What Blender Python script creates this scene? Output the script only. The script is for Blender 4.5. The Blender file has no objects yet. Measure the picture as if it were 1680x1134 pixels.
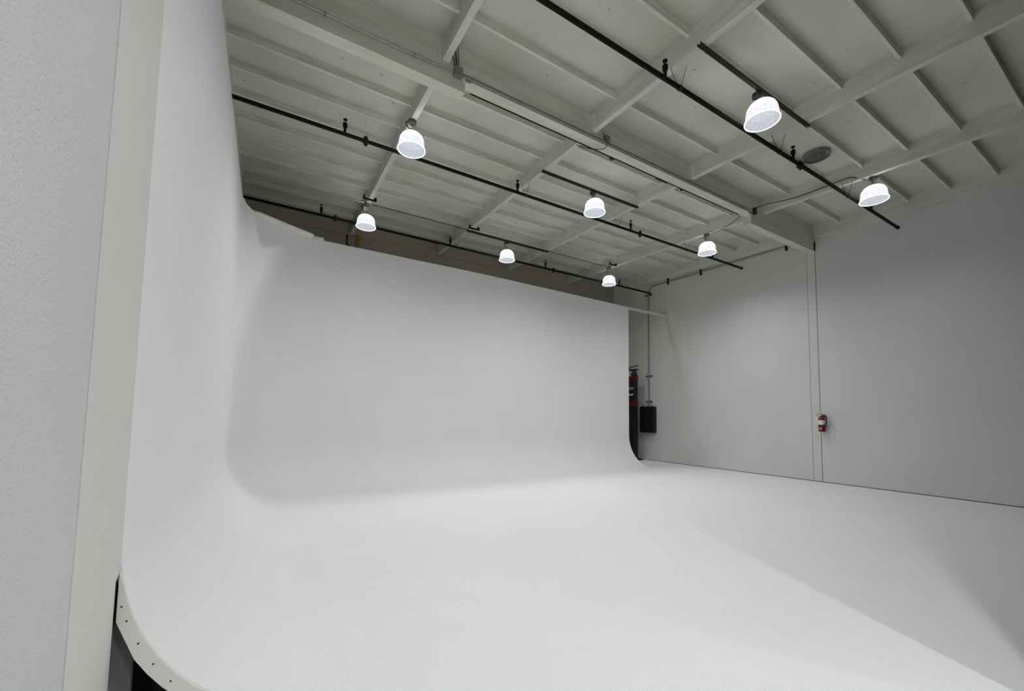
import bpy, bmesh, math, random
from mathutils import Vector, Matrix, Quaternion
random.seed(7)
sc = bpy.context.scene
PI = math.pi
# ------------------------------------------------------------------ camera
CAM = Vector((0, 0, 1.49))
YAW, PITCH, ROLL = [math.radians(a) for a in (30.7245, 3.8974, 0.8743)]
FPX, CY = 676.6, 634.8
F = Vector((math.sin(YAW)*math.cos(PITCH), math.cos(YAW)*math.cos(PITCH), math.sin(PITCH)))
R0 = Vector((math.cos(YAW), -math.sin(YAW), 0)); U0 = R0.cross(F)
RR = R0*math.cos(ROLL) + U0*math.sin(ROLL)
UU = U0*math.cos(ROLL) - R0*math.sin(ROLL)
cd = bpy.data.cameras.new('camera'); cam = bpy.data.objects.new('camera', cd); sc.collection.objects.link(cam)
cam.matrix_world = Matrix(((RR.x, UU.x, -F.x, CAM.x), (RR.y, UU.y, -F.y, CAM.y), (RR.z, UU.z, -F.z, CAM.z), (0, 0, 0, 1)))
cd.sensor_width = 36; cd.lens = FPX/1680*36; cd.shift_y = (CY-567)/1680
cd.clip_start = 0.05; cd.clip_end = 100
sc.camera = cam
# ------------------------------------------------------------------ world, exposure
w = bpy.data.worlds.new('world'); sc.world = w; w.use_nodes = True
w.node_tree.nodes['Background'].inputs[0].default_value = (0.8, 0.85, 0.9, 1)
w.node_tree.nodes['Background'].inputs[1].default_value = 0.02
vs = sc.view_settings
vs.view_transform = 'Standard'; vs.look = 'None'; vs.gamma = 1; vs.use_curve_mapping = False
vs.exposure = 0.0
LAMP_W = 3700.0
LENS_T = 0.05
sc.cycles.max_bounces = 12; sc.cycles.diffuse_bounces = 8
sc.cycles.sample_clamp_indirect = 4

def proj(p):
    q = Vector(p)-CAM; z = q.dot(F)
    if z < 0.05: return None
    return 840+FPX*q.dot(RR)/z, CY-FPX*q.dot(UU)/z
def in_frame(a, b, n=24):
    a, b = Vector(a), Vector(b)
    for i in range(n+1):
        r = proj(a.lerp(b, i/n))
        if r and -4 < r[0] < 1684 and -4 < r[1] < 1138: return True
    return False

# ------------------------------------------------------------------ materials
def nodes_mat(name):
    m = bpy.data.materials.new(name); m.use_nodes = True
    nt = m.node_tree; b = nt.nodes['Principled BSDF']
    return m, nt, b
def paint(name, col, rough=0.6, var=0.05, vscale=2.0, bump=0.0, bscale=220.0, specks=0.0, tint=None, spec=0.3):
    m, nt, b = nodes_mat(name); N = nt.nodes; L = nt.links
    tc = N.new('ShaderNodeTexCoord')
    nz = N.new('ShaderNodeTexNoise'); nz.inputs['Scale'].default_value = vscale; nz.inputs['Detail'].default_value = 5
    L.new(tc.outputs['Object'], nz.inputs['Vector'])
    cr = N.new('ShaderNodeValToRGB')
    t2 = tint or col
    cr.color_ramp.elements[0].position = 0.3; cr.color_ramp.elements[1].position = 0.72
    cr.color_ramp.elements[0].color = (*[c*(1-var) for c in t2], 1)
    cr.color_ramp.elements[1].color = (*[min(1, c*(1+var)) for c in col], 1)
    L.new(nz.outputs['Fac'], cr.inputs['Fac'])
    out = cr.outputs['Color']
    if specks:
        vo = N.new('ShaderNodeTexNoise'); vo.inputs['Scale'].default_value = 7; vo.inputs['Detail'].default_value = 3
        L.new(tc.outputs['Object'], vo.inputs['Vector'])
        c2 = N.new('ShaderNodeValToRGB'); c2.color_ramp.elements[0].position = 0.27; c2.color_ramp.elements[1].position = 0.30
        c2.color_ramp.elements[0].color = (1-specks, 1-specks, 1-specks, 1); c2.color_ramp.elements[1].color = (1, 1, 1, 1)
        L.new(vo.outputs['Fac'], c2.inputs['Fac'])
        mx = N.new('ShaderNodeMix'); mx.data_type = 'RGBA'; mx.blend_type = 'MULTIPLY'; mx.inputs[0].default_value = 1
        L.new(out, mx.inputs[6]); L.new(c2.outputs['Color'], mx.inputs[7]); out = mx.outputs[2]
    L.new(out, b.inputs['Base Color'])
    b.inputs['Roughness'].default_value = rough
    b.inputs['Specular IOR Level'].default_value = spec
    if bump:
        n2 = N.new('ShaderNodeTexNoise'); n2.inputs['Scale'].default_value = bscale; n2.inputs['Detail'].default_value = 2
        L.new(tc.outputs['Object'], n2.inputs['Vector'])
        bp = N.new('ShaderNodeBump'); bp.inputs['Strength'].default_value = bump; bp.inputs['Distance'].default_value = 0.004
        L.new(n2.outputs['Fac'], bp.inputs['Height']); L.new(bp.outputs['Normal'], b.inputs['Normal'])
    return m
def wood_paint(name, col, col2, stretch=(1, 12, 12), rough=0.65):
    # painted timber: grain runs along the long axis given by the small stretch factor
    m, nt, b = nodes_mat(name); N = nt.nodes; L = nt.links
    tc = N.new('ShaderNodeTexCoord'); mp = N.new('ShaderNodeMapping'); mp.inputs['Scale'].default_value = stretch
    L.new(tc.outputs['Object'], mp.inputs['Vector'])
    nz = N.new('ShaderNodeTexNoise'); nz.inputs['Scale'].default_value = 1.3; nz.inputs['Detail'].default_value = 6
    L.new(mp.outputs['Vector'], nz.inputs['Vector'])
    cr = N.new('ShaderNodeValToRGB'); cr.color_ramp.elements[0].position = 0.32; cr.color_ramp.elements[1].position = 0.62
    cr.color_ramp.elements[0].color = (*col2, 1); cr.color_ramp.elements[1].color = (*col, 1)
    L.new(nz.outputs['Fac'], cr.inputs['Fac']); L.new(cr.outputs['Color'], b.inputs['Base Color'])
    n2 = N.new('ShaderNodeTexNoise'); n2.inputs['Scale'].default_value = 9; n2.inputs['Detail'].default_value = 4
    L.new(mp.outputs['Vector'], n2.inputs['Vector'])
    bp = N.new('ShaderNodeBump'); bp.inputs['Strength'].default_value = 0.25; bp.inputs['Distance'].default_value = 0.004
    L.new(n2.outputs['Fac'], bp.inputs['Height']); L.new(bp.outputs['Normal'], b.inputs['Normal'])
    b.inputs['Roughness'].default_value = rough; b.inputs['Specular IOR Level'].default_value = 0.25
    return m
def metal(name, col, rough=0.4, met=1.0, var=0.1):
    m = paint(name, col, rough, var, 14.0)
    m.node_tree.nodes['Principled BSDF'].inputs['Metallic'].default_value = met
    return m

M = {}
M['cove'] = paint('cove_paint', (0.83, 0.84, 0.835), 0.62, 0.012, 1.2, 0.8, 120)
M['floor'] = paint('floor_paint', (0.83, 0.84, 0.835), 0.6, 0.015, 0.9, 0.8, 120)
M['wall'] = paint('wall_paint', (0.62, 0.63, 0.615), 0.7, 0.03, 0.8, 0.7, 90)
M['panel'] = paint('panel_paint', (0.68, 0.683, 0.662), 0.65, 0.02, 1.0, 0.8, 110)
M['nearwall'] = paint('near_wall_paint', (0.61, 0.622, 0.622), 0.65, 0.02, 1.0, 0.9, 110)
M['deck'] = paint('deck_paint', (0.62, 0.62, 0.595), 0.8, 0.07, 0.8, 0.2, 60, specks=0.35, tint=(0.58, 0.565, 0.50))
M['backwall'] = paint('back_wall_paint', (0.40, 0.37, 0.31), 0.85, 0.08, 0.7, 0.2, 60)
M['beamx'] = wood_paint('painted_timber_girder', (0.70, 0.69, 0.635), (0.60, 0.57, 0.49), (1, 9, 9))
M['beamy'] = wood_paint('painted_timber_purlin', (0.66, 0.66, 0.63), (0.56, 0.56, 0.51), (9, 1, 9))
M['joist'] = wood_paint('painted_timber_joist', (0.74, 0.73, 0.67), (0.58, 0.57, 0.50), (1.5, 14, 14))
M['black'] = paint('black_pipe_paint', (0.006, 0.0055, 0.0055), 0.6, 0.2, 6, spec=0.15)
M['blackbox'] = paint('black_enclosure', (0.010, 0.010, 0.011), 0.45, 0.2, 8)
M['red'] = paint('red_enamel', (0.17, 0.008, 0.012), 0.3, 0.08, 8, spec=0.5)
M['darkred'] = paint('rust_red_primer', (0.028, 0.005, 0.004), 0.55, 0.2, 20)
M['bandred'] = paint('dull_red_band', (0.09, 0.008, 0.008), 0.5, 0.1, 8)
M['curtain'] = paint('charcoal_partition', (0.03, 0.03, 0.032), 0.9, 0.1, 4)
M['steel'] = metal('galvanised_steel', (0.42, 0.43, 0.43), 0.38)
M['darksteel'] = metal('dark_steel', (0.045, 0.045, 0.045), 0.55, 0.6)
M['greypaint'] = paint('grey_box_paint', (0.22, 0.225, 0.22), 0.5, 0.1, 10)
M['conduit'] = paint('painted_conduit', (0.27, 0.27, 0.255), 0.5, 0.1, 10)
M['vent'] = paint('vent_grey', (0.10, 0.107, 0.11), 0.6, 0.1, 10)
M['ventring'] = paint('vent_ring_grey', (0.20, 0.20, 0.195), 0.6, 0.06, 10)
M['rubber'] = paint('black_rubber', (0.018, 0.018, 0.018), 0.6, 0.1, 10)
M['white'] = paint('white_label', (0.75, 0.75, 0.72), 0.5, 0.03, 10)
M['whitestrip'] = paint('white_edge_paint', (0.74, 0.735, 0.70), 0.6, 0.02, 6)
M['concrete'] = paint('bare_concrete', (0.10, 0.10, 0.098), 0.85, 0.15, 5, 0.2, 60)
M['brass'] = metal('brass', (0.45, 0.30, 0.12), 0.35)
M['ochre'] = paint('ochre_pipe_paint', (0.33, 0.20, 0.05), 0.5, 0.1, 10)
M['stud'] = wood_paint('grey_stud', (0.22, 0.225, 0.225), (0.17, 0.17, 0.17), (9, 9, 1))
M['nearblack'] = paint('dark_gap', (0.015, 0.015, 0.014), 0.9, 0.2, 10)

def glow(name, col, strength, transp=0.0, ribs=False):
    m = bpy.data.materials.new(name); m.use_nodes = True; nt = m.node_tree; N = nt.nodes; L = nt.links
    for n in list(N): N.remove(n)
    out = N.new('ShaderNodeOutputMaterial'); em = N.new('ShaderNodeEmission'); tr = N.new('ShaderNodeBsdfTransparent')
    em.inputs['Strength'].default_value = strength
    if ribs:
        tc = N.new('ShaderNodeTexCoord'); nz = N.new('ShaderNodeTexNoise'); nz.inputs['Scale'].default_value = 26; nz.inputs['Detail'].default_value = 3
        cr = N.new('ShaderNodeValToRGB'); cr.color_ramp.elements[0].position = 0.3; cr.color_ramp.elements[1].position = 0.75
        cr.color_ramp.elements[0].color = (*[c*0.86 for c in col], 1); cr.color_ramp.elements[1].color = (*[min(1, c*1.2) for c in col], 1)
        L.new(tc.outputs['Object'], nz.inputs['Vector']); L.new(nz.outputs['Fac'], cr.inputs['Fac']); L.new(cr.outputs['Color'], em.inputs['Color'])
    else: em.inputs['Color'].default_value = (*col, 1)
    mx = N.new('ShaderNodeMixShader'); mx.inputs[0].default_value = 1-transp
    L.new(tr.outputs[0], mx.inputs[1]); L.new(em.outputs[0], mx.inputs[2]); L.new(mx.outputs[0], out.inputs[0])
    return m
M['shade'] = glow('lit_prismatic_glass', (1.0, 1.0, 0.99), 2.4, 0.008)
M['shadelow'] = glow('lit_prismatic_glass_skirt', (0.88, 0.91, 0.96), 1.05, 0.012, True)
M['lens'] = glow('lit_lens', (0.60, 0.63, 0.70), 0.9, LENS_T, True)
M['rim'] = glow('lit_rim', (1.0, 1.0, 1.0), 1.6, 0.0)

# ------------------------------------------------------------------ mesh helpers
class MB:
    def __init__(s): s.v = []; s.f = []
    def add(s, vs_, fs_):
        o = len(s.v); s.v += [tuple(v) for v in vs_]; s.f += [tuple(i+o for i in f) for f in fs_]
    def box(s, a, b):
        (x0, y0, z0), (x1, y1, z1) = a, b
        s.hexa([(x0, y0, z0), (x1, y0, z0), (x1, y1, z0), (x0, y1, z0), (x0, y0, z1), (x1, y0, z1), (x1, y1, z1), (x0, y1, z1)])
    def hexa(s, p):
        s.add(p, [(0, 3, 2, 1), (4, 5, 6, 7), (0, 1, 5, 4), (1, 2, 6, 5), (2, 3, 7, 6), (3, 0, 4, 7)])
    def prism(s, poly, ax, a, b):
        # poly: list of 2D points; ax axis of extrusion 0,1,2 ; other axes in order
        def P(u, v, t): c = [u, v]; c.insert(ax, t); return tuple(c)
        n = len(poly)
        vs_ = [P(u, v, a) for u, v in poly]+[P(u, v, b) for u, v in poly]
        s.add(vs_, [tuple(range(n))[::-1], tuple(range(n, 2*n))]+[(i, (i+1) % n, (i+1) % n+n, i+n) for i in range(n)])
    def tube(s, pts, r, n=12, caps=True, radii=None):
        pts = [Vector(p) for p in pts]; rings = []
        up = None
        for i, p in enumerate(pts):
            d = (pts[min(i+1, len(pts)-1)]-pts[max(i-1, 0)]).normalized()
            if up is None: up = d.orthogonal().normalized()
            up = (up-d*up.dot(d)).normalized(); sd = d.cross(up)
            rr = radii[i] if radii else r
            rings.append([p+(up*math.cos(2*PI*k/n)+sd*math.sin(2*PI*k/n))*rr for k in range(n)])
        vs_ = [q for rg in rings for q in rg]; fs_ = []
        for i in range(len(rings)-1):
            for k in range(n):
                a = i*n+k; b_ = i*n+(k+1) % n
                fs_.append((a, b_, b_+n, a+n))
        if caps: fs_ += [tuple(range(n))[::-1], tuple(range((len(rings)-1)*n, len(rings)*n))]
        s.add(vs_, fs_)
    def lathe(s, prof, c=(0, 0, 0), n=32, close=False):
        vs_ = []; fs_ = []; m_ = len(prof)
        for k in range(n):
            a = 2*PI*k/n
            vs_ += [(c[0]+r*math.cos(a), c[1]+r*math.sin(a), c[2]+z) for r, z in prof]
        for k in range(n):
            for i in range(m_-1 if not close else m_):
                j = (i+1) % m_
                fs_.append((k*m_+i, ((k+1) % n)*m_+i, ((k+1) % n)*m_+j, k*m_+j))
        s.add(vs_, fs_)
    def build(s, name, mat, parent=None, smooth=False, bevel=0, loc=(0, 0, 0)):
        me = bpy.data.meshes.new(name); me.from_pydata(s.v, [], s.f); me.validate()
        bm = bmesh.new(); bm.from_mesh(me)
        if smooth: bmesh.ops.remove_doubles(bm, verts=bm.verts, dist=1e-5)
        bmesh.ops.recalc_face_normals(bm, faces=bm.faces)
        if bevel: bmesh.ops.bevel(bm, geom=list(bm.edges), offset=bevel, segments=2, profile=0.5, affect='EDGES')
        bm.to_mesh(me); bm.free()
        me.materials.append(mat)
        if smooth:
            for p in me.polygons: p.use_smooth = True
            try: me.set_sharp_from_angle(angle=math.radians(40))
            except Exception: pass
        o = bpy.data.objects.new(name, me); sc.collection.objects.link(o); o.location = loc
        if parent: o.parent = parent
        return o
def structure(o): o['kind'] = 'structure'; return o
def tag(o, label, cat, group=None):
    o['label'] = label; o['category'] = cat
    if group: o['group'] = group
    return o
def thing(name, label, cat, loc=(0, 0, 0), group=None):
    o = bpy.data.objects.new(name, None); sc.collection.objects.link(o); o.location = loc; o.empty_display_size = 0.1
    return tag(o, label, cat, group)

# ------------------------------------------------------------------ dimensions
W = 11.507          # right wall
BACK = 11.65        # back wall
SL = 0.0447         # roof rise per metre away from the camera
def deck(y): return 6.087+SL*y
def pbot(y): return 5.77+SL*y
FRONT = -7.5; LEFTX = -3.6
YG0, YG1 = 4.76, 4.925                                   # girder faces
PX = [(-0.745, -0.66), (1.715, 1.80), (4.21, 4.295), (6.66, 6.745), (9.155, 9.24)]

# ------------------------------------------------------------------ room shell
b = MB(); b.box((-0.44, FRONT, -0.2), (W, BACK, 0.0)); structure(b.build('floor', M['floor']))
b = MB(); b.box((LEFTX, FRONT, -0.2), (-0.44, BACK, 0.0)); structure(b.build('floor_side', M['concrete']))
b = MB(); b.prism([(FRONT, deck(FRONT)), (BACK, deck(BACK)), (BACK, deck(BACK)+0.15), (FRONT, deck(FRONT)+0.15)], 0, LEFTX, W+0.2)
structure(b.build('ceiling', M['deck']))
b = MB()
def wallseg(y0, y1):
    b.prism([(y0, 0.012), (y1, 0.012), (y1, deck(y1)), (y0, deck(y0))], 0, W, W+0.05)
wallseg(FRONT, 4.754); wallseg(4.769, 4.946); wallseg(4.955, BACK)
b.prism([(FRONT, 0), (BACK, 0), (BACK, deck(BACK)), (FRONT, deck(FRONT))], 0, W+0.05, W+0.2)
structure(b.build('wall_right', M['wall']))
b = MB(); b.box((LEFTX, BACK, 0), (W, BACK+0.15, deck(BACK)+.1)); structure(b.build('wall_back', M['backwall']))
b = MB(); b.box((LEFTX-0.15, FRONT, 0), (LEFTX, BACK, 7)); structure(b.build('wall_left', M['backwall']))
b = MB(); b.box((LEFTX, FRONT-0.15, 0), (W, FRONT, 7)); structure(b.build('wall_rear', M['wall']))
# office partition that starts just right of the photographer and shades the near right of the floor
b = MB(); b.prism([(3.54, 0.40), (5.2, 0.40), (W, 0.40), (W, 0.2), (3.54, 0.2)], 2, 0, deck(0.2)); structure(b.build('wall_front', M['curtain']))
# dark strip standing in for the shadow gap at the right wall's foot
b = MB(); b.box((W-0.002, FRONT, 0.0), (W+0.04, BACK, 0.014)); structure(b.build('gap_shade_right', M['nearblack']))
# near left wall (drywall left of the crease) and the flat panel next to the cove
b = MB(); b.hexa([(-0.50, 1.85, 0), (-0.56, 1.85, 0), (-0.50, -6.0, 0), (-0.42, -6.0, 0), (-0.50, 1.85, 5.6), (-0.56, 1.85, 5.6), (-0.50, -6.0, 5.6), (-0.42, -6.0, 5.6)])
structure(b.build('wall_near_left', M['nearwall']))
b = MB(); b.prism([(1.862, 0), (2.345, 0), (2.345, 0.775), (2.385, 0.80), (2.3985, 0.83), (2.3985, 5.03), (1.862, 5.03)], 0, -0.52, -0.5)
po = b.build('wall_panel', M['panel']); structure(po)
# ledgers
b = MB(); b.prism([(YG1+.01, pbot(YG1)), (BACK, pbot(BACK)), (BACK, deck(BACK)), (YG1+.01, deck(YG1))], 0, W-0.085, W)
structure(b.build('trim_1', M['beamy']))
b = MB(); b.prism([(0.41, pbot(0.41)), (YG0-.01, pbot(YG0)), (YG0-.01, deck(YG0)), (0.41, deck(0.41))], 0, W-0.085, W)
structure(b.build('trim_2', M['beamy']))

# ------------------------------------------------------------------ roof timbers
def girder(name, label, x0, x1, zb, mat='beamx'):
    b = MB(); b.prism([(YG0, zb), (YG1, zb), (YG1, deck(YG1)), (YG0, deck(YG0))], 0, x0, x1)
    return tag(b.build(name, M[mat]), label, 'beam', 'main girder across the roof')
girder('roof_girder', 'deep left section of the white painted roof girder, ending under the junction box', LEFTX, 2.04, 5.695)
girder('roof_girder', 'long shallow middle section of the painted roof girder with conduit along its face', 2.04, 8.70, 5.875)
girder('roof_girder', 'short deep end section of the roof girder bearing on the right wall', 8.70, W, 5.645)
# hanger saddle where the middle girder hangs from the left one
sd = MB(); sd.box((2.0, YG0-0.012, 5.83), (2.12, YG0, 6.0)); sd.box((2.0, YG1, 5.83), (2.12, YG1+.012, 6.0)); sd.box((2.04, YG0-0.012, 5.86), (2.12, YG1+.012, 5.875))
tag(sd.build('girder_hinge_bracket', M['whitestrip']), 'white painted steel saddle at the step where the left girder section ends', 'bracket')
sd = MB(); sd.box((8.60, YG0-0.012, 5.83), (8.70, YG0, 6.05)); sd.box((8.60, YG1, 5.83), (8.70, YG1+.012, 6.05)); sd.box((8.60, YG0-0.012, 5.86), (8.70, YG1+.012, 5.875))
tag(sd.build('girder_hinge_bracket', M['whitestrip']), 'painted steel saddle at the step nearest the right wall', 'bracket')
sd = MB(); sd.box((W-0.05, YG0-0.014, 5.67), (W-0.003, YG0-0.001, 5.88))
tag(sd.build('bearing_plate', M['nearblack']), 'small black steel plate where the girder meets the right wall', 'plate')

order = ['leftmost, beside the white cove wall', 'second from the left', 'third from the left', 'fourth from the left', 'fifth from the left, nearest the right wall']
front_order = [None, 'left of the middle, ending at the junction box', 'ending at the small grey box on the girder', 'third before the right wall, under the strut channel end', 'nearest the right wall, carrying the cord fed lamp']
def purlin(x0, x1, y0, y1, label):
    b = MB(); b.prism([(y0, pbot(y0)), (y1, pbot(y1)), (y1, deck(y1)), (y0, deck(y0))], 0, x0, x1)
    return tag(b.build('roof_purlin', M['beamy']), label, 'beam', 'purlins carrying the roof joists')
for i, (x0, x1) in enumerate(PX):
    purlin(x0, x1, YG1, BACK, 'painted purlin beyond the girder, '+order[i])
    if i:
        purlin(x0, x1, -1.26, YG0, 'painted purlin before the girder, '+front_order[i])
# folded metal hangers at purlin ends on the near girder face
for i, (x0, x1) in enumerate(PX[1:]):
    b = MB(); y = YG0
    z0, z1 = pbot(y), pbot(y)+0.27
    b.box((x0-0.006, y-0.10, z0-0.006), (x1+0.006, y-0.02, z0-0.0005))
    b.box((x0-0.006, y-0.10, z0-0.0005), (x0-0.0005, y-0.02, z1)); b.box((x1+0.0005, y-0.10, z0-0.0005), (x1+0.006, y-0.02, z1))
    b.box((x0-0.045, y-0.008, z0-0.006), (x0-0.0005, y-0.0005, z1))
    tag(b.build('joist_hanger', M['whitestrip']), 'painted metal hanger on the purlin '+front_order[i+1], 'bracket', 'metal hangers on the girder face')

bays = [(PX[0][1], PX[1][0], 'the leftmost bay'), (PX[1][1], PX[2][0], 'the second bay'), (PX[2][1], PX[3][0], 'the middle bay'),
        (PX[3][1], PX[4][0], 'the fourth bay'), (PX[4][1], W-0.085, 'the bay at the right wall')]
ords = ['first', 'second', 'third', 'fourth', 'fifth', 'sixth', 'seventh', 'eighth', 'ninth', 'tenth', 'eleventh', 'twelfth']
def joist(x0, x1, yc, label):
    h = 0.019; d = 0.113
    b = MB(); b.prism([(yc-h, deck(yc-h)-d), (yc+h, deck(yc+h)-d), (yc+h, deck(yc+h)), (yc-h, deck(yc-h))], 0, x0, x1)
    tag(b.build('roof_joist', M['joist']), label, 'joist', 'roof joists between the purlins')
for bx0, bx1, bn in bays:
    for k in range(11):
        yc = 4.84+0.617*(k+1)
        if yc > BACK-0.1: break
        if not in_frame((bx0, yc, deck(yc)-.09), (bx1, yc, deck(yc)-.09)): continue
        joist(bx0, bx1, yc, 'painted joist in %s, %s beyond the girder' % (bn, ords[k]))
    for k in range(8):
        yc = 4.84-0.617*(k+1)
        if not in_frame((bx0, yc, deck(yc)-.09), (bx1, yc, deck(yc)-.09)): continue
        joist(bx0, bx1, yc, 'painted joist in %s, %s before the girder' % (bn, ords[k]))

# ------------------------------------------------------------------ cyclorama
XL, YB, XR, RC, RF = -0.5, 9.18, 9.70, 1.30, 0.92
path = []   # (x, y, inward nx, ny)
for i in range(15): path.append((XL, 2.40+(YB-RC-2.40)*i/14, 1, 0))
for i in range(1, 25):
    a = PI-(PI/2)*i/24
    path.append((XL+RC+RC*math.cos(a), YB-RC+RC*math.sin(a), -math.cos(a), -math.sin(a)))
for i in range(1, 17): path.append((XL+RC+(XR-XL-RC)*i/16, YB, 0, -1))
def ztop(x): return 5.035 if x < 4.6 else 5.035-0.085*(x-4.6)/(XR-4.6)
NP = 22
def profile(x):
    zt = ztop(x); pr = [(0, zt), (0, (zt+RF)/2)]
    for k in range(NP+1):
        a = (PI/2)*k/NP
        pr.append((RF-RF*math.cos(a), RF-RF*math.sin(a)+0.0015))
    return pr
TH = 0.02
vs_ = []; fs_ = []
for (x, y, nx, ny) in path:
    pr = profile(x)
    inner = [(x+nx*d, y+ny*d, z) for d, z in pr]
    outer = []
    for j, (d, z) in enumerate(pr):
        if j < 2: dd, zz = -TH, z
        else:
            a = (PI/2)*(j-2)/NP; dd = RF-(RF+TH)*math.cos(a); zz = max(RF-(RF+TH)*math.sin(a)+0.0015, 0.0003)
        outer.append((x+nx*dd, y+ny*dd, zz))
    vs_ += inner+outer
n = len(profile(0)); rw = 2*n
for i in range(len(path)-1):
    a, c = i*rw, (i+1)*rw
    for j in range(n-1):
        fs_.append((a+j, c+j, c+j+1, a+j+1)); fs_.append((a+n+j, a+n+j+1, c+n+j+1, c+n+j))
    fs_.append((a, a+n, c+n, c)); fs_.append((a+n-1, c+n-1, c+2*n-1, a+2*n-1))
for e in (0, (len(path)-1)*rw):
    for j in range(n-1): fs_.append((e+j, e+j+1, e+n+j+1, e+n+j))
cyc = thing('cyclorama', 'seamless white cyclorama cove curving from left wall to back wall and floor', 'cyclorama', (XL, YB, 0))
b = MB(); b.add([(v[0]-XL, v[1]-YB, v[2]) for v in vs_], fs_); cv = b.build('cove_surface', M['cove'], cyc, smooth=True)
# plywood rib closing the front end of the left curve
inner = [(XL+RF-RF*math.cos(PI/2*k/18), RF-RF*math.sin(PI/2*k/18)) for k in range(2, 19)]
RO = RF+0.062
outer = [(XL+RF-RO*math.cos(PI/2*k/18), RF-RO*math.sin(PI/2*k/18)) for k in range(18, -1, -1)]
outer = [(x, z) for x, z in outer if z > 0.0 and z < 0.50]
poly = [(XL+0.002, 0.80)]+[(x+0.0005, z-0.0005) for x, z in inner if z < 0.80]+outer+[(XL+0.002, 0.598)]
poly = [(x-XL, max(z, 0.0)) for x, z in poly]
b = MB(); b.prism(poly, 1, 2.381-YB, 2.399-YB); rib = b.build('end_rib', M['whitestrip'], cyc)
rib['label'] = 'curved white plywood end rib with dark screw heads'
for (x, z) in ((-0.483, 0.657), (-0.464, 0.594), (-0.421, 0.492), (-0.366, 0.393), (-0.302, 0.303)):
    b = MB(); b.tube([(x-XL, 2.3795-YB, z), (x-XL, 2.3815-YB, z)], 0.0038, 10); b.build('screw', M['nearblack'], rib)
b = MB(); b.tube([(-0.507-XL, 2.384-YB, 0.83), (-0.507-XL, 2.386-YB, 0.83)], 0.003, 8)
# flat plate laid over the rounded back corner
ZT = 5.036
arc = [(XL+RC+(RC+0.06)*math.cos(PI-(PI/2)*t), YB-RC+(RC+0.06)*math.sin(PI-(PI/2)*t)) for t in [0.30+0.62*i/10 for i in range(11)]]
b = MB(); b.prism([(x-XL, y-YB) for x, y in arc]+[(0.66-XL, 9.03-YB), (-0.26-XL, 8.53-YB)], 2, ZT, ZT+0.03); pl = b.build('corner_plate', M['whitestrip'], cyc)
b = MB(); b.box((0.62-XL, 9.165-YB, ZT+.001), (0.86-XL, 9.25-YB, ZT+0.05)); b.build('top_block', M['whitestrip'], cyc)
b = MB(); b.box((XR-0.0-XL, 9.185-YB, 4.88), (W-0.05-XL, 9.225-YB, 4.955)); br = b.build('top_brace', M['whitestrip'], cyc)
br['label'] = 'thin white brace from the cove top to the right wall'
b = MB(); b.box((W-0.045, 9.08, 4.815), (W-0.0005, 9.82, 5.01))
tag(b.build('wall_cleat', M['wall'], bevel=0.004), 'small painted board fixed high on the right wall at the brace end', 'board')

# space behind the front rib
b = MB(); b.box((-0.66, 2.47, 0.0), (-0.455, 2.51, 0.555)); tag(b.build('framing_stud', M['stud']), 'grey upright board seen in the gap behind the curved rib', 'board')
b = MB(); b.box((-0.43, 2.75, 0.0), (-0.23, 3.2, 0.17)); tag(b.build('storage_case', M['blackbox'], bevel=0.012), 'black case on the floor in the dark space under the cove', 'case')

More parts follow.
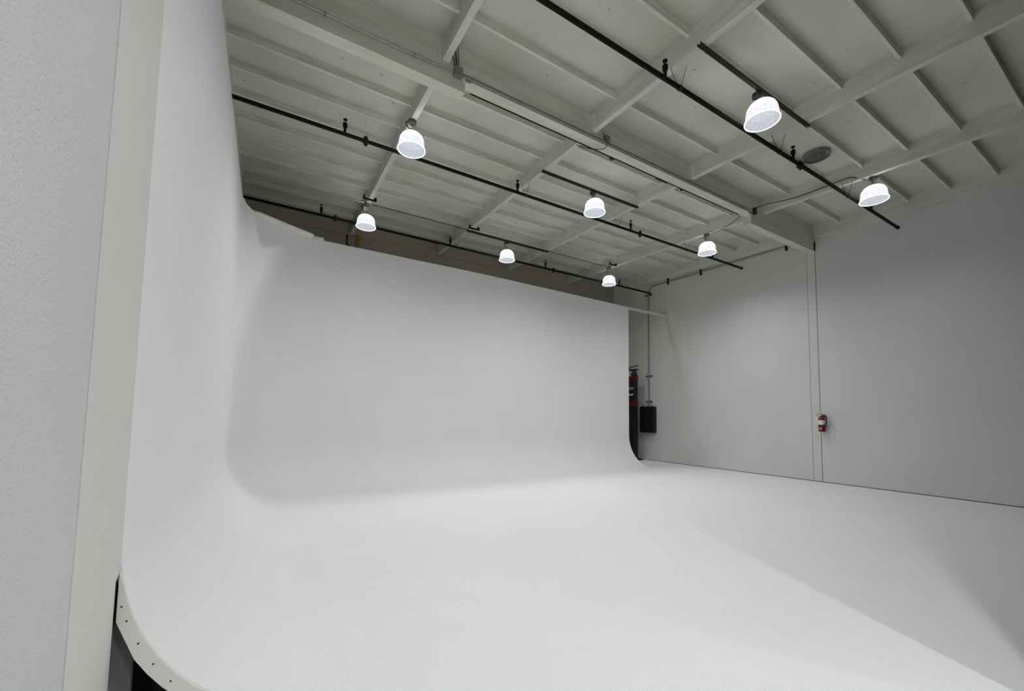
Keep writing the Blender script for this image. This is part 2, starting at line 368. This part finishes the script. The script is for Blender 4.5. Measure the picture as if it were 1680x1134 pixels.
# ------------------------------------------------------------------ sprinkler pipes
PIPES = [(3.16, 5.60, -1.5, 11.40, [0.9, 3.98, 7.03, 10.02], [7.25, 1.2], [4.25, 6.62, 9.0, 1.65], 'nearest sprinkler pipe, crossing the roof in front of the girder'),
         (6.50, 5.722, -1.5, 11.36, [0.83, 3.92, 6.95, 10.0], [1.137, 7.25], [4.10, 6.57, 8.97], 'middle sprinkler pipe, just beyond the girder'),
         (9.80, 5.842, -1.5, 11.42, [0.84, 3.90, 6.92, 9.93], [1.133, 7.21], [4.07, 6.53, 9.0], 'farthest sprinkler pipe, above the back of the white cove')]
for (y, z, x0, x1, heads, coups, hangs, label) in PIPES:
    t = thing('sprinkler_pipe', 'long black '+label, 'pipe', (0, y, z), 'black sprinkler pipes under the roof')
    b = MB(); b.tube([(x0, 0, 0), (x1-0.03, 0, 0)], 0.029, 14); b.tube([(x1-0.05, 0, 0), (x1, 0, 0)], 0.036, 14)
    b.build('pipe_run', M['black'], t, smooth=True)
    for x in heads:
        b = MB(); b.tube([(x, 0, 0.02), (x, 0, 0.11)], 0.021, 10); b.tube([(x, 0, 0.095), (x, 0, 0.12), (x, 0, 0.17)], 0.03, 10, radii=[0.024, 0.034, 0.034])
        b.tube([(x-0.012, 0, 0.16), (x-0.016, 0, 0.19), (x, 0, 0.225)], 0.0045, 6); b.tube([(x+0.012, 0, 0.16), (x+0.016, 0, 0.19), (x, 0, 0.225)], 0.0045, 6)
        h = b.build('sprinkler_head', M['black'], t, smooth=True)
        b = MB(); b.tube([(x, 0, 0.224), (x, 0, 0.236)], 0.030, 12); b.build('deflector', M['black'], h)
    for x in coups:
        b = MB(); b.tube([(x-0.04, 0, 0), (x-0.012, 0, 0), (x+0.012, 0, 0), (x+0.04, 0, 0)], 0.043, 14, radii=[0.036, 0.056, 0.056, 0.036])
        b.box((x-0.018, -0.018, -0.075), (x+0.018, 0.018, 0.075))
        b.tube([(x-0.03, 0, 0.062), (x+0.03, 0, 0.062)], 0.008, 8); b.tube([(x-0.03, 0, -0.062), (x+0.03, 0, -0.062)], 0.008, 8)
        c_ = b.build('coupling', M['darkred'], t, smooth=True); c_['label'] = 'dark red bolted coupling'
    for x in hangs:
        zt = deck(y)-z-0.12
        zt = min(zt, 0.30)
        b = MB(); b.tube([(x-0.02, 0, 0), (x+0.02, 0, 0)], 0.035, 12)
        b.tube([(x-0.012, 0, 0.0), (x-0.05, 0.05, zt*0.55), (x-0.06, 0.08, zt)], 0.0035, 6)
        b.tube([(x+0.012, 0, 0.0), (x+0.05, -0.03, zt*0.55), (x+0.085, -0.04, zt)], 0.0035, 6)
        b.build('wire_hanger', M['darksteel'], t, smooth=True)

# ------------------------------------------------------------------ lamps
SH = 0.285; RL = 0.215
bell = [(0.204, 0.012), (0.199, 0.05), (0.195, 0.09), (0.189, 0.135), (0.178, 0.175), (0.158, 0.213), (0.128, 0.243), (0.088, 0.264), (0.035, 0.278)]
def lamp(x, y, zr, ztop_, label, mount, power=1.0, first=[None]):
    # zr rim height, ztop_ height of whatever it hangs from
    t = thing('pendant_lamp', label, 'lamp', (x, y, zr), 'prismatic high bay pendant lamps')
    if first[0]:
        for ch in first[0]:
            c = ch.copy(); sc.collection.objects.link(c); c.parent = t
            if c.type == 'LIGHT' and power != 1.0: c.data = ch.data.copy(); c.data.energy = LAMP_W*power
    else:
        b = MB(); b.lathe(bell[3:]+[(r-0.006, z-0.006) for r, z in bell[:2:-1]], n=40, close=True); s1 = b.build('glass_shade', M['shade'], t, smooth=True)
        b = MB(); b.lathe(bell[:4]+[(r-0.006, z) for r, z in bell[3::-1]], n=40, close=True); s2 = b.build('glass_skirt', M['shadelow'], t, smooth=True)
        prof = [(RL, 0.0), (RL, 0.008), (0.205, 0.012), (0.203, 0.010), (0.203, 0.0)]
        b = MB(); b.lathe(prof, n=40, close=True); s3 = b.build('rim', M['rim'], t, smooth=True)
        b = MB(); b.lathe([(0.0005, 0.0), (0.10, 0.002), (0.2025, 0.006)], n=40); s4 = b.build('lens', M['lens'], t, smooth=True)
        b = MB(); b.tube([(0, 0, 0.275), (0, 0, 0.30), (0, 0, 0.335), (0, 0, 0.345)], 0.04, 16, radii=[0.045, 0.05, 0.035, 0.012]); s5 = b.build('socket_housing', M['steel'], t, smooth=True)
        ld = bpy.data.lights.new('bulb', 'POINT'); ld.energy = LAMP_W; ld.color = (0.985, 0.993, 1.0); ld.shadow_soft_size = 0.10
        s6 = bpy.data.objects.new('bulb', ld); sc.collection.objects.link(s6); s6.parent = t; s6.location = (0, 0, 0.15)
        first[0] = [s1, s2, s3, s4, s5, s6]
    top = ztop_-zr
    b = MB()
    # hook and chain links
    zz = 0.34
    k = 0
    while zz < top-0.02:
        L = min(0.05, top-zz)
        a = 0 if k % 2 else PI/2
        pts = [(0.010*math.cos(a)*math.cos(q), 0.010*math.sin(a)*math.cos(q), zz+L/2+(L/2+0.004)*math.sin(q)) for q in [2*PI*i/10 for i in range(11)]]
        b.tube(pts, 0.0028, 6); zz += 0.043; k += 1
    b.build('hanging_chain', M['brass'], t, smooth=True)
    # cord loop from the box down to the socket
    sx = -0.065
    pts = [(0.0, 0.02, top-0.01), (sx, 0.02, top-0.03), (sx*1.5, 0.01, (top+0.32)/2+0.03), (sx*1.1, 0, 0.36), (-0.02, 0, 0.32)]
    b = MB(); b.tube(smoothpts(pts), 0.0085, 8); b.build('power_cord', M['rubber'], t, smooth=True)
    b = MB()
    if mount == 'strut':
        b.box((-0.05, -0.04, top-0.03), (0.03, 0.085, top-0.001)); b.lathe([(0.001, top-0.0), (0.055, top-0.0), (0.055, top+0.05), (0.001, top+0.05)], (0.04, 0.085, 0), 18)
    else:
        b.lathe([(0.001, top-0.05), (0.062, top-0.05), (0.065, top-0.035), (0.065, top-0.001), (0.001, top-0.001)], (0, 0, 0), 20)
    b.build('mounting_box', M['darksteel'] if mount == 'strut' else M['vent'], t)
    return t
def smoothpts(pts, n=6):
    P = [Vector(p) for p in pts]; P = [P[0]*2-P[1]]+P+[P[-1]*2-P[-2]]; out = []
    for i in range(1, len(P)-2):
        for k in range(n):
            t = k/n; a, b_, c, d = P[i-1], P[i], P[i+1], P[i+2]
            out.append(0.5*((2*b_)+(c-a)*t+(2*a-5*b_+4*c-d)*t*t+(3*b_-a-3*c+d)*t**3))
    out.append(P[-2]); return out
SB = 0.041
lamp(1.745, 6.10, 5.565, pbot(6.1), 'large glowing pendant lamp under the leftmost visible purlin, nearest of the left column', 'box', 1.5)
lamp(5.50, 2.83, 5.445, pbot(2.83)-SB, 'largest glowing pendant lamp, hung from perforated black strut at upper right', 'strut', 0.12)
lamp(9.28, 2.88, 5.465, pbot(2.88), 'glowing pendant lamp on the far right, fed by a looping black cord', 'box', 0.27)
lamp(5.48, 6.08, 5.565, pbot(6.08)-SB, 'glowing pendant lamp hung from the dark strut in the centre of the roof', 'strut', 1.6)
lamp(1.73, 9.44, 5.65, pbot(9.44), 'glowing pendant lamp over the back left of the cove, beside the ochre pipe', 'box', 0.8)
lamp(5.38, 9.42, 5.645, pbot(9.42)-SB, 'small glowing pendant lamp above the middle of the cove top edge', 'strut', 0.8)
lamp(9.20, 6.12, 5.56, pbot(6.12), 'glowing pendant lamp beside the deep end of the girder, with a curled cord', 'box', 1.1)
lamp(9.10, 9.42, 5.64, pbot(9.42), 'smallest glowing pendant lamp, farthest away near the cove right corner', 'box', 0.35)
# the same lamps carry on above and behind the photographer
lamp(1.745, 2.85, 5.51, pbot(2.85), 'pendant lamp overhead, just above the top edge of the view', 'box', 0.3)
lamp(1.745, -0.35, 5.38, 5.75, 'pendant lamp right behind the photographer', 'box', 1.6)
lamp(1.70, -3.5, 5.30, 5.62, 'pendant lamp at the rear of the studio', 'box', 3.2)
lamp(5.5, -3.5, 5.30, 5.62, 'pendant lamp at the rear behind the partition', 'box')

# ------------------------------------------------------------------ strut channels
def strut(x0, x1, y, z, label):
    t = thing('strut_channel', label, 'strut', (x0, y, z), 'strut channels spanning two purlins')
    L = x1-x0; b = MB(); s = 0.0205; d = 0.04; th = 0.003
    b.box((0, -s, -d), (L, -s+th, 0)); b.box((0, s-th, -d), (L, s, 0))
    # slotted underside web: rungs leave a row of see-through slots
    n = int(L/0.05)
    b.box((0, -s, -d), (L, -0.008, -d+th)); b.box((0, 0.008, -d), (L, s, -d+th))
    for k in range(n+1):
        x = k*L/n; b.box((max(0, x-0.009), -0.008, -d), (min(L, x+0.009), 0.008, -d+th))
    b.build('channel', M['darksteel'], t)
    return t
strut(4.16, 6.79, 2.83, pbot(2.83)-0.001, 'black perforated strut channel at upper right, above the largest lamp')
strut(4.19, 6.72, 6.08, pbot(6.08)-0.001, 'dark strut channel in the centre of the roof, above the middle lamp')
strut(4.19, 6.72, 9.42, pbot(9.42)-0.001, 'dark strut channel near the back, above the small lamp')

# ------------------------------------------------------------------ conduits and boxes
def cord(name, pts, r, mat, label, cat, group=None, sm=True, n=8):
    P = [Vector(p) for p in pts]; o = P[0].copy()
    b = MB(); b.tube([q-o for q in (smoothpts(P) if sm else P)], r, n)
    return tag(b.build(name, M[mat], smooth=True, loc=o), label, cat, group)
yc = YG0-0.026
t = thing('girder_conduit', 'thin metal conduit running along the near face of the roof girder', 'conduit', (0, yc, 5.86))
b = MB(); b.tube([(-1.0, 0, 0.0), (1.2, 0, 0.0), (1.86, 0, 0.035)], 0.011, 10); b.build('left_run', M['steel'], t, smooth=True)
b = MB(); b.tube([(1.98, 0, 0.035), (2.16, -0.004, 0.032), (8.72, 0, 0.028)], 0.011, 10); b.tube([(1.98, 0, 0.055), (2.16, 0, 0.055), (8.6, 0, 0.051)], 0.010, 10); b.build('right_run', M['conduit'], t, smooth=True)
for x in (0.35, 1.35, 2.9, 5.6, 7.2):
    b = MB(); b.box((x-0.009, -0.014, -0.018 if x < 2 else 0.014), (x+0.009, 0.024, 0.018 if x < 2 else 0.068)); b.build('strap', M['conduit'], t)
def jbox(x, y, z, sx, sy, sz, label, mat='greypaint'):
    t = thing('junction_box', label, 'electrical box', (x, y, z), 'junction boxes on the girder')
    b = MB(); b.box((-sx/2, -sy, -sz/2), (sx/2, 0, sz/2)); b.build('box_body', M[mat], t, bevel=0.004)
    b = MB(); b.box((-sx/2-0.004, -sy-0.004, -sz/2-0.004), (sx/2+0.004, -sy-0.0005, sz/2+0.004)); b.build('cover_plate', M[mat], t)
    b = MB(); b.tube([(0, -sy-0.006, sz/2-0.02), (0, -sy-0.003, sz/2-0.02)], 0.004, 8); b.tube([(0, -sy-0.006, -sz/2+0.02), (0, -sy-0.003, -sz/2+0.02)], 0.004, 8); b.build('screws', M['darksteel'], t)
jbox(1.925, YG0-0.001, 5.90, 0.105, 0.06, 0.115, 'square grey junction box on the girder face below the purlin end')
jbox(4.52, YG0-0.001, 5.96, 0.09, 0.05, 0.10, 'small grey junction box on the girder beside the middle purlin')
jbox(8.80, YG0-0.001, 5.93, 0.08, 0.05, 0.13, 'dark electrical box at the right end of the girder conduit', 'darksteel')
cord('power_cable', [(1.90, 4.72, 5.955), (1.895, 4.73, 6.10), (1.86, 4.72, 6.24), (1.83, 4.70, 6.285)], 0.008, 'rubber', 'black cable rising from the square junction box to the roof deck, thicker of the pair', 'cable', 'cables above the junction box')
cord('power_cable', [(1.93, 4.725, 5.955), (1.925, 4.73, 6.15), (1.90, 4.70, 6.29)], 0.005, 'rubber', 'thin dark cable rising straight from the square junction box', 'cable', 'cables above the junction box')
cord('power_cable', [(1.88, 4.72, 5.955), (1.86, 4.73, 6.06), (1.805, 4.72, 6.16)], 0.006, 'darksteel', 'dark cable looping from the junction box behind the purlin', 'cable', 'cables above the junction box')
cord('dangling_cable', [(4.45, 4.72, 6.05), (4.42, 4.69, 5.96), (4.50, 4.69, 5.86), (4.50, 4.80, 5.825), (4.30, 4.92, 5.835), (4.10, 4.975, 5.85)], 0.006, 'rubber', 'black cord looping under the girder from the small junction box', 'cable')
cord('lamp_feed_cord', [(8.80, 4.70, 5.99), (8.9, 4.5, 6.02), (9.12, 4.1, 6.03), (9.13, 3.6, 6.01), (9.13, 3.2, 6.0), (9.17, 3.05, 5.93), (9.22, 2.96, 5.87)], 0.0085, 'rubber', 'black cord from the girder end to the far right lamp', 'cable')
cord('lamp_feed_cord', [(8.66, 4.95, 5.90), (8.9, 5.15, 5.98), (9.12, 5.45, 6.02), (9.13, 5.8, 5.98), (9.10, 6.02, 6.03)], 0.0075, 'rubber', 'black cord from the girder end to the lamp beyond it', 'cable')
cord('far_conduit', [(2.20, YG1+0.02, 5.885), (8.55, YG1+0.02, 5.885)], 0.013, 'black', 'thin black pipe along the far lower edge of the girder', 'pipe', sm=False)
b = MB(); b.box((6.05, YG1+0.035, 5.93), (6.35, YG1+0.12, 6.0)); tag(b.build('ballast_box', M['darksteel'], bevel=0.004), 'flat dark box hanging behind the girder by the middle purlin', 'electrical box')
b = MB(); b.box((4.86, YG1+0.033, 5.89), (4.93, YG1+0.10, 5.95)); tag(b.build('pipe_clamp', M['darksteel'], bevel=0.003), 'small dark clamp behind the girder just right of the small junction box', 'clamp')
b = MB(); b.tube([(6.70, YG1+0.05, 5.87), (6.70, YG1+0.05, 5.96)], 0.02, 10); tag(b.build('cable_gland', M['black'], smooth=True), 'black fitting behind the girder where the fourth purlin begins', 'fitting')
cord('ceiling_conduit', [(-0.6, 9.35, 6.14), (1.60, 9.33, 6.15), (1.66, 9.33, 6.15)], 0.010, 'steel', 'thin shiny conduit under the back joists, left of the back left lamp', 'conduit', sm=False)
cord('ceiling_conduit', [(1.82, 9.33, 6.15), (4.2, 9.33, 6.15), (8.9, 9.33, 6.15)], 0.008, 'black', 'thin dark conduit under the back joists, right of the back left lamp', 'conduit', sm=False)
for (x, y, lb) in ((1.74, 9.16, 'black bracket beside the back left lamp'), (4.30, 9.22, 'black clamp under the third purlin near the back'), (9.00, 9.14, 'black clamp above the farthest lamp')):
    z = pbot(y)
    t = thing('purlin_clamp', lb, 'clamp', (x, y, z-0.006), 'black clamps under the purlins')
    b = MB(); b.box((-0.14, -0.02, -0.026), (0.14, 0.02, 0.0)); b.box((0.09, -0.02, 0.0), (0.14, 0.02, 0.05)); b.box((-0.14, -0.02, 0.0), (-0.11, 0.02, 0.06)); b.build('clamp_bar', M['black'], t)
    b = MB(); b.tube([(-0.03, 0, -0.07), (-0.03, 0, 0.004)], 0.006, 8); b.build('bolt', M['black'], t)

# wall conduit on the right wall
xw = W-0.032
t = thing('wall_conduit', 'grey conduit rising from the black box and bending along under the roof', 'conduit', (xw, 9.925, 1.9))
pts = [(0, 0, 0.0), (0, 0, 3.95)]
arcp = []
rb = 0.24
for k in range(9):
    a = (PI/2)*k/8; arcp.append((0, -rb+rb*math.cos(a), 3.95+rb*math.sin(a)))
end = (0, 4.96-9.925, 4.07)
b = MB(); b.tube(pts[:1]+[(0, 0, 2), ]+arcp+[end], 0.022, 12); b.build('conduit_run', M['steel'], t, smooth=True)
for z in (1.02, 0.13, 3.90):
    b = MB(); b.box((-0.015, -0.14, z-0.014), (0.03, 0.14, z+0.014)); b.build('cross_strut', M['black'], t)
    b = MB(); b.tube([(0, 0, z-0.02), (0, 0, z+0.02)], 0.027, 12); b.build('clamp', M['steel'], t)
for y in (9.084, 7.86, 5.39):
    zc = 4.19+(4.07-4.19)*(9.69-y)/(9.69-4.96)
    b = MB(); b.box((-0.03, y-9.925-0.02, zc-0.10), (0.03, y-9.925+0.02, zc+0.14)); b.build('upright_strut', M['black'], t)
# disconnect box
t = thing('disconnect_switch', 'black electrical disconnect box low on the right wall behind the cove end', 'electrical box', (W, 9.965, 0.95))
b = MB(); b.box((-0.14, -0.33, 0.0), (-0.0005, 0.28, 0.90)); b.build('enclosure', M['blackbox'], t, bevel=0.008)
b = MB(); b.box((-0.155, -0.32, 0.02), (-0.1405, 0.27, 0.88)); d = b.build('door', M['blackbox'], t, bevel=0.004)
b = MB(); b.tube([(-0.172, 0.02, 0.50), (-0.172, 0.02, 0.60)], 0.016, 10); b.box((-0.165, 0.0, 0.53), (-0.1555, 0.17, 0.545)); b.build('handle', M['darksteel'], d)
for y in (-0.2, -0.04, 0.17):
    b = MB(); b.tube([(-0.09, y, 0.9), (-0.09, y, 0.93)], 0.03, 10); b.build('conduit_hub', M['blackbox'], t)

# equipment mast seen between cove end and wall
t = thing('equipment_mast', 'tall black and red equipment mast standing behind the right end of the cove', 'mast', (11.05, 10.30, 0))
b = MB(); b.box((-0.25, -0.28, 0.0), (0.20, 0.35, 0.06)); b.box((-0.16, -0.24, 0.06), (0.02, 0.30, 1.86)); b.build('lower_column', M['blackbox'], t, bevel=0.01)
b = MB(); b.box((-0.17, -0.25, 1.862), (0.03, 0.31, 2.02)); b.build('lower_band', M['bandred'], t, bevel=0.006)
b = MB(); b.box((-0.16, -0.24, 2.022), (0.02, 0.30, 2.718)); c_ = b.build('upper_column', M['blackbox'], t, bevel=0.01)
b = MB(); b.box((-0.168, -0.215, 2.42), (-0.1605, 0.12, 2.52)); b.build('label_plate', M['greypaint'], c_)
b = MB(); b.box((-0.168, -0.20, 2.23), (-0.1605, 0.0, 2.28)); b.build('label_plate', M['white'], c_)
b = MB(); b.box((-0.17, -0.25, 2.72), (0.03, 0.31, 2.90)); b.build('upper_band', M['bandred'], t, bevel=0.006)
b = MB(); b.lathe([(0.001, 2.902), (0.10, 2.902), (0.12, 2.96), (0.09, 3.04), (0.05, 3.10), (0.001, 3.10)], (-0.07, -0.16, 0), 16); b.box((-0.12, -0.30, 3.10), (-0.02, 0.20, 3.15)); b.tube([(-0.07, -0.10, 3.10), (-0.07, 0.1, 3.23), (-0.07, -0.33, 3.25)], 0.02, 8); b.build('pulley_head', M['rubber'], t)

# ochre pipe on the back wall
cord('gas_pipe', [(1.905, BACK-0.15, 4.5), (1.905, BACK-0.15, 6.27)], 0.05, 'ochre', 'ochre yellow vertical pipe on the dark back wall behind the cove', 'pipe', sm=False, n=14)
cord('wall_pipe', [(1.66, BACK-0.035, 6.35), (1.66, BACK-0.035, 6.02), (1.75, BACK-0.035, 5.95), (1.84, BACK-0.035, 5.95)], 0.02, 'darksteel', 'short dark bent pipe left of the ochre pipe', 'pipe', sm=False)
cord('wall_pipe', [(2.16, BACK-0.03, 5.0), (2.16, BACK-0.03, 5.98)], 0.014, 'darksteel', 'thin dark vertical pipe right of the ochre pipe', 'pipe', sm=False)
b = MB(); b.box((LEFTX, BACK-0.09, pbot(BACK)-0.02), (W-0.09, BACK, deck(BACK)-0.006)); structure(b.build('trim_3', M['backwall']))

# roof vent
vx, vy = 8.235, 3.33; vz = deck(vy)
t = thing('roof_vent', 'round grey vent collar in the roof near the upper right lamps', 'vent', (vx, vy, vz-0.07))
b = MB(); b.lathe([(0.195, 0.0), (0.205, 0.0), (0.205, 0.062), (0.195, 0.062)], n=40, close=True); b.lathe([(0.182, 0.004), (0.20, 0.0), (0.20, 0.006), (0.182, 0.010)], n=40, close=True)
b.build('collar', M['ventring'], t, smooth=True)
b = MB(); b.lathe([(0.001, 0.012), (0.160, 0.012), (0.160, 0.024), (0.001, 0.024)], (-0.028, 0.01, 0), 36); b.build('damper_disc', M['vent'], t, smooth=True)

# ------------------------------------------------------------------ fire extinguisher
ex, ey = W-0.10, 4.70
t = thing('fire_extinguisher', 'red fire extinguisher hung on the right wall beside the column joint', 'fire extinguisher', (ex, ey, 1.20))
b = MB(); b.lathe([(0.001, 0.004), (0.055, 0.0), (0.068, 0.008), (0.071, 0.03), (0.071, 0.30), (0.062, 0.335), (0.04, 0.358), (0.024, 0.366), (0.001, 0.366)], n=28); b.build('cylinder', M['red'], t, smooth=True)
b = MB(); b.lathe([(0.0715, 0.17), (0.0722, 0.17), (0.0722, 0.275), (0.0715, 0.275)], n=28, close=True); l = b.build('label_sleeve', M['white'], t, smooth=True)
b = MB(); b.lathe([(0.0722, 0.135), (0.0745, 0.135), (0.0745, 0.160), (0.0722, 0.160)], n=28, close=True); b.build('strap_band', M['rubber'], t, smooth=True)
b = MB(); b.box((-0.0745, -0.028, 0.07), (-0.0705, 0.028, 0.085)); b.build('small_label', M['white'], t)
b = MB(); b.tube([(0, 0, 0.366), (0, 0, 0.40)], 0.022, 14); b.tube([(0, -0.05, 0.392), (0, 0.03, 0.392)], 0.012, 10); b.build('valve', M['darksteel'], t, smooth=True)
b = MB(); b.hexa([(-0.012, -0.02, 0.402), (0.012, -0.02, 0.402), (0.012, 0.12, 0.425), (-0.012, 0.12, 0.425), (-0.012, -0.02, 0.410), (0.012, -0.02, 0.410), (0.012, 0.12, 0.433), (-0.012, 0.12, 0.433)]); b.build('top_lever', M['rubber'], t)
b = MB(); b.hexa([(-0.010, 0.0, 0.375), (0.010, 0.0, 0.375), (0.010, 0.11, 0.372), (-0.010, 0.11, 0.372), (-0.010, 0.0, 0.384), (0.010, 0.0, 0.384), (0.010, 0.11, 0.381), (-0.010, 0.11, 0.381)]); b.build('carry_handle', M['rubber'], t)
b = MB(); b.tube([(-0.024, 0.008, 0.392), (-0.034, 0.008, 0.392)], 0.017, 14); b.build('pressure_gauge', M['white'], t, smooth=True)
b = MB(); b.tube(smoothpts([(0, -0.04, 0.392), (-0.02, -0.09, 0.385), (-0.04, -0.115, 0.32), (-0.05, -0.105, 0.22), (-0.055, -0.088, 0.15), (-0.055, -0.083, 0.10)]), 0.0125, 10); b.build('hose', M['rubber'], t, smooth=True)
b = MB(); b.hexa([(-0.085, 0.045, 0.26), (-0.085, 0.085, 0.25), (-0.083, 0.10, 0.33), (-0.083, 0.065, 0.34), (-0.083, 0.045, 0.26), (-0.083, 0.085, 0.25), (-0.081, 0.10, 0.33), (-0.081, 0.065, 0.34)]); b.build('inspection_tag', M['white'], t)
b = MB(); b.box((0.074, -0.02, 0.10), (0.0995, 0.02, 0.40)); b.build('wall_bracket', M['darksteel'], t)
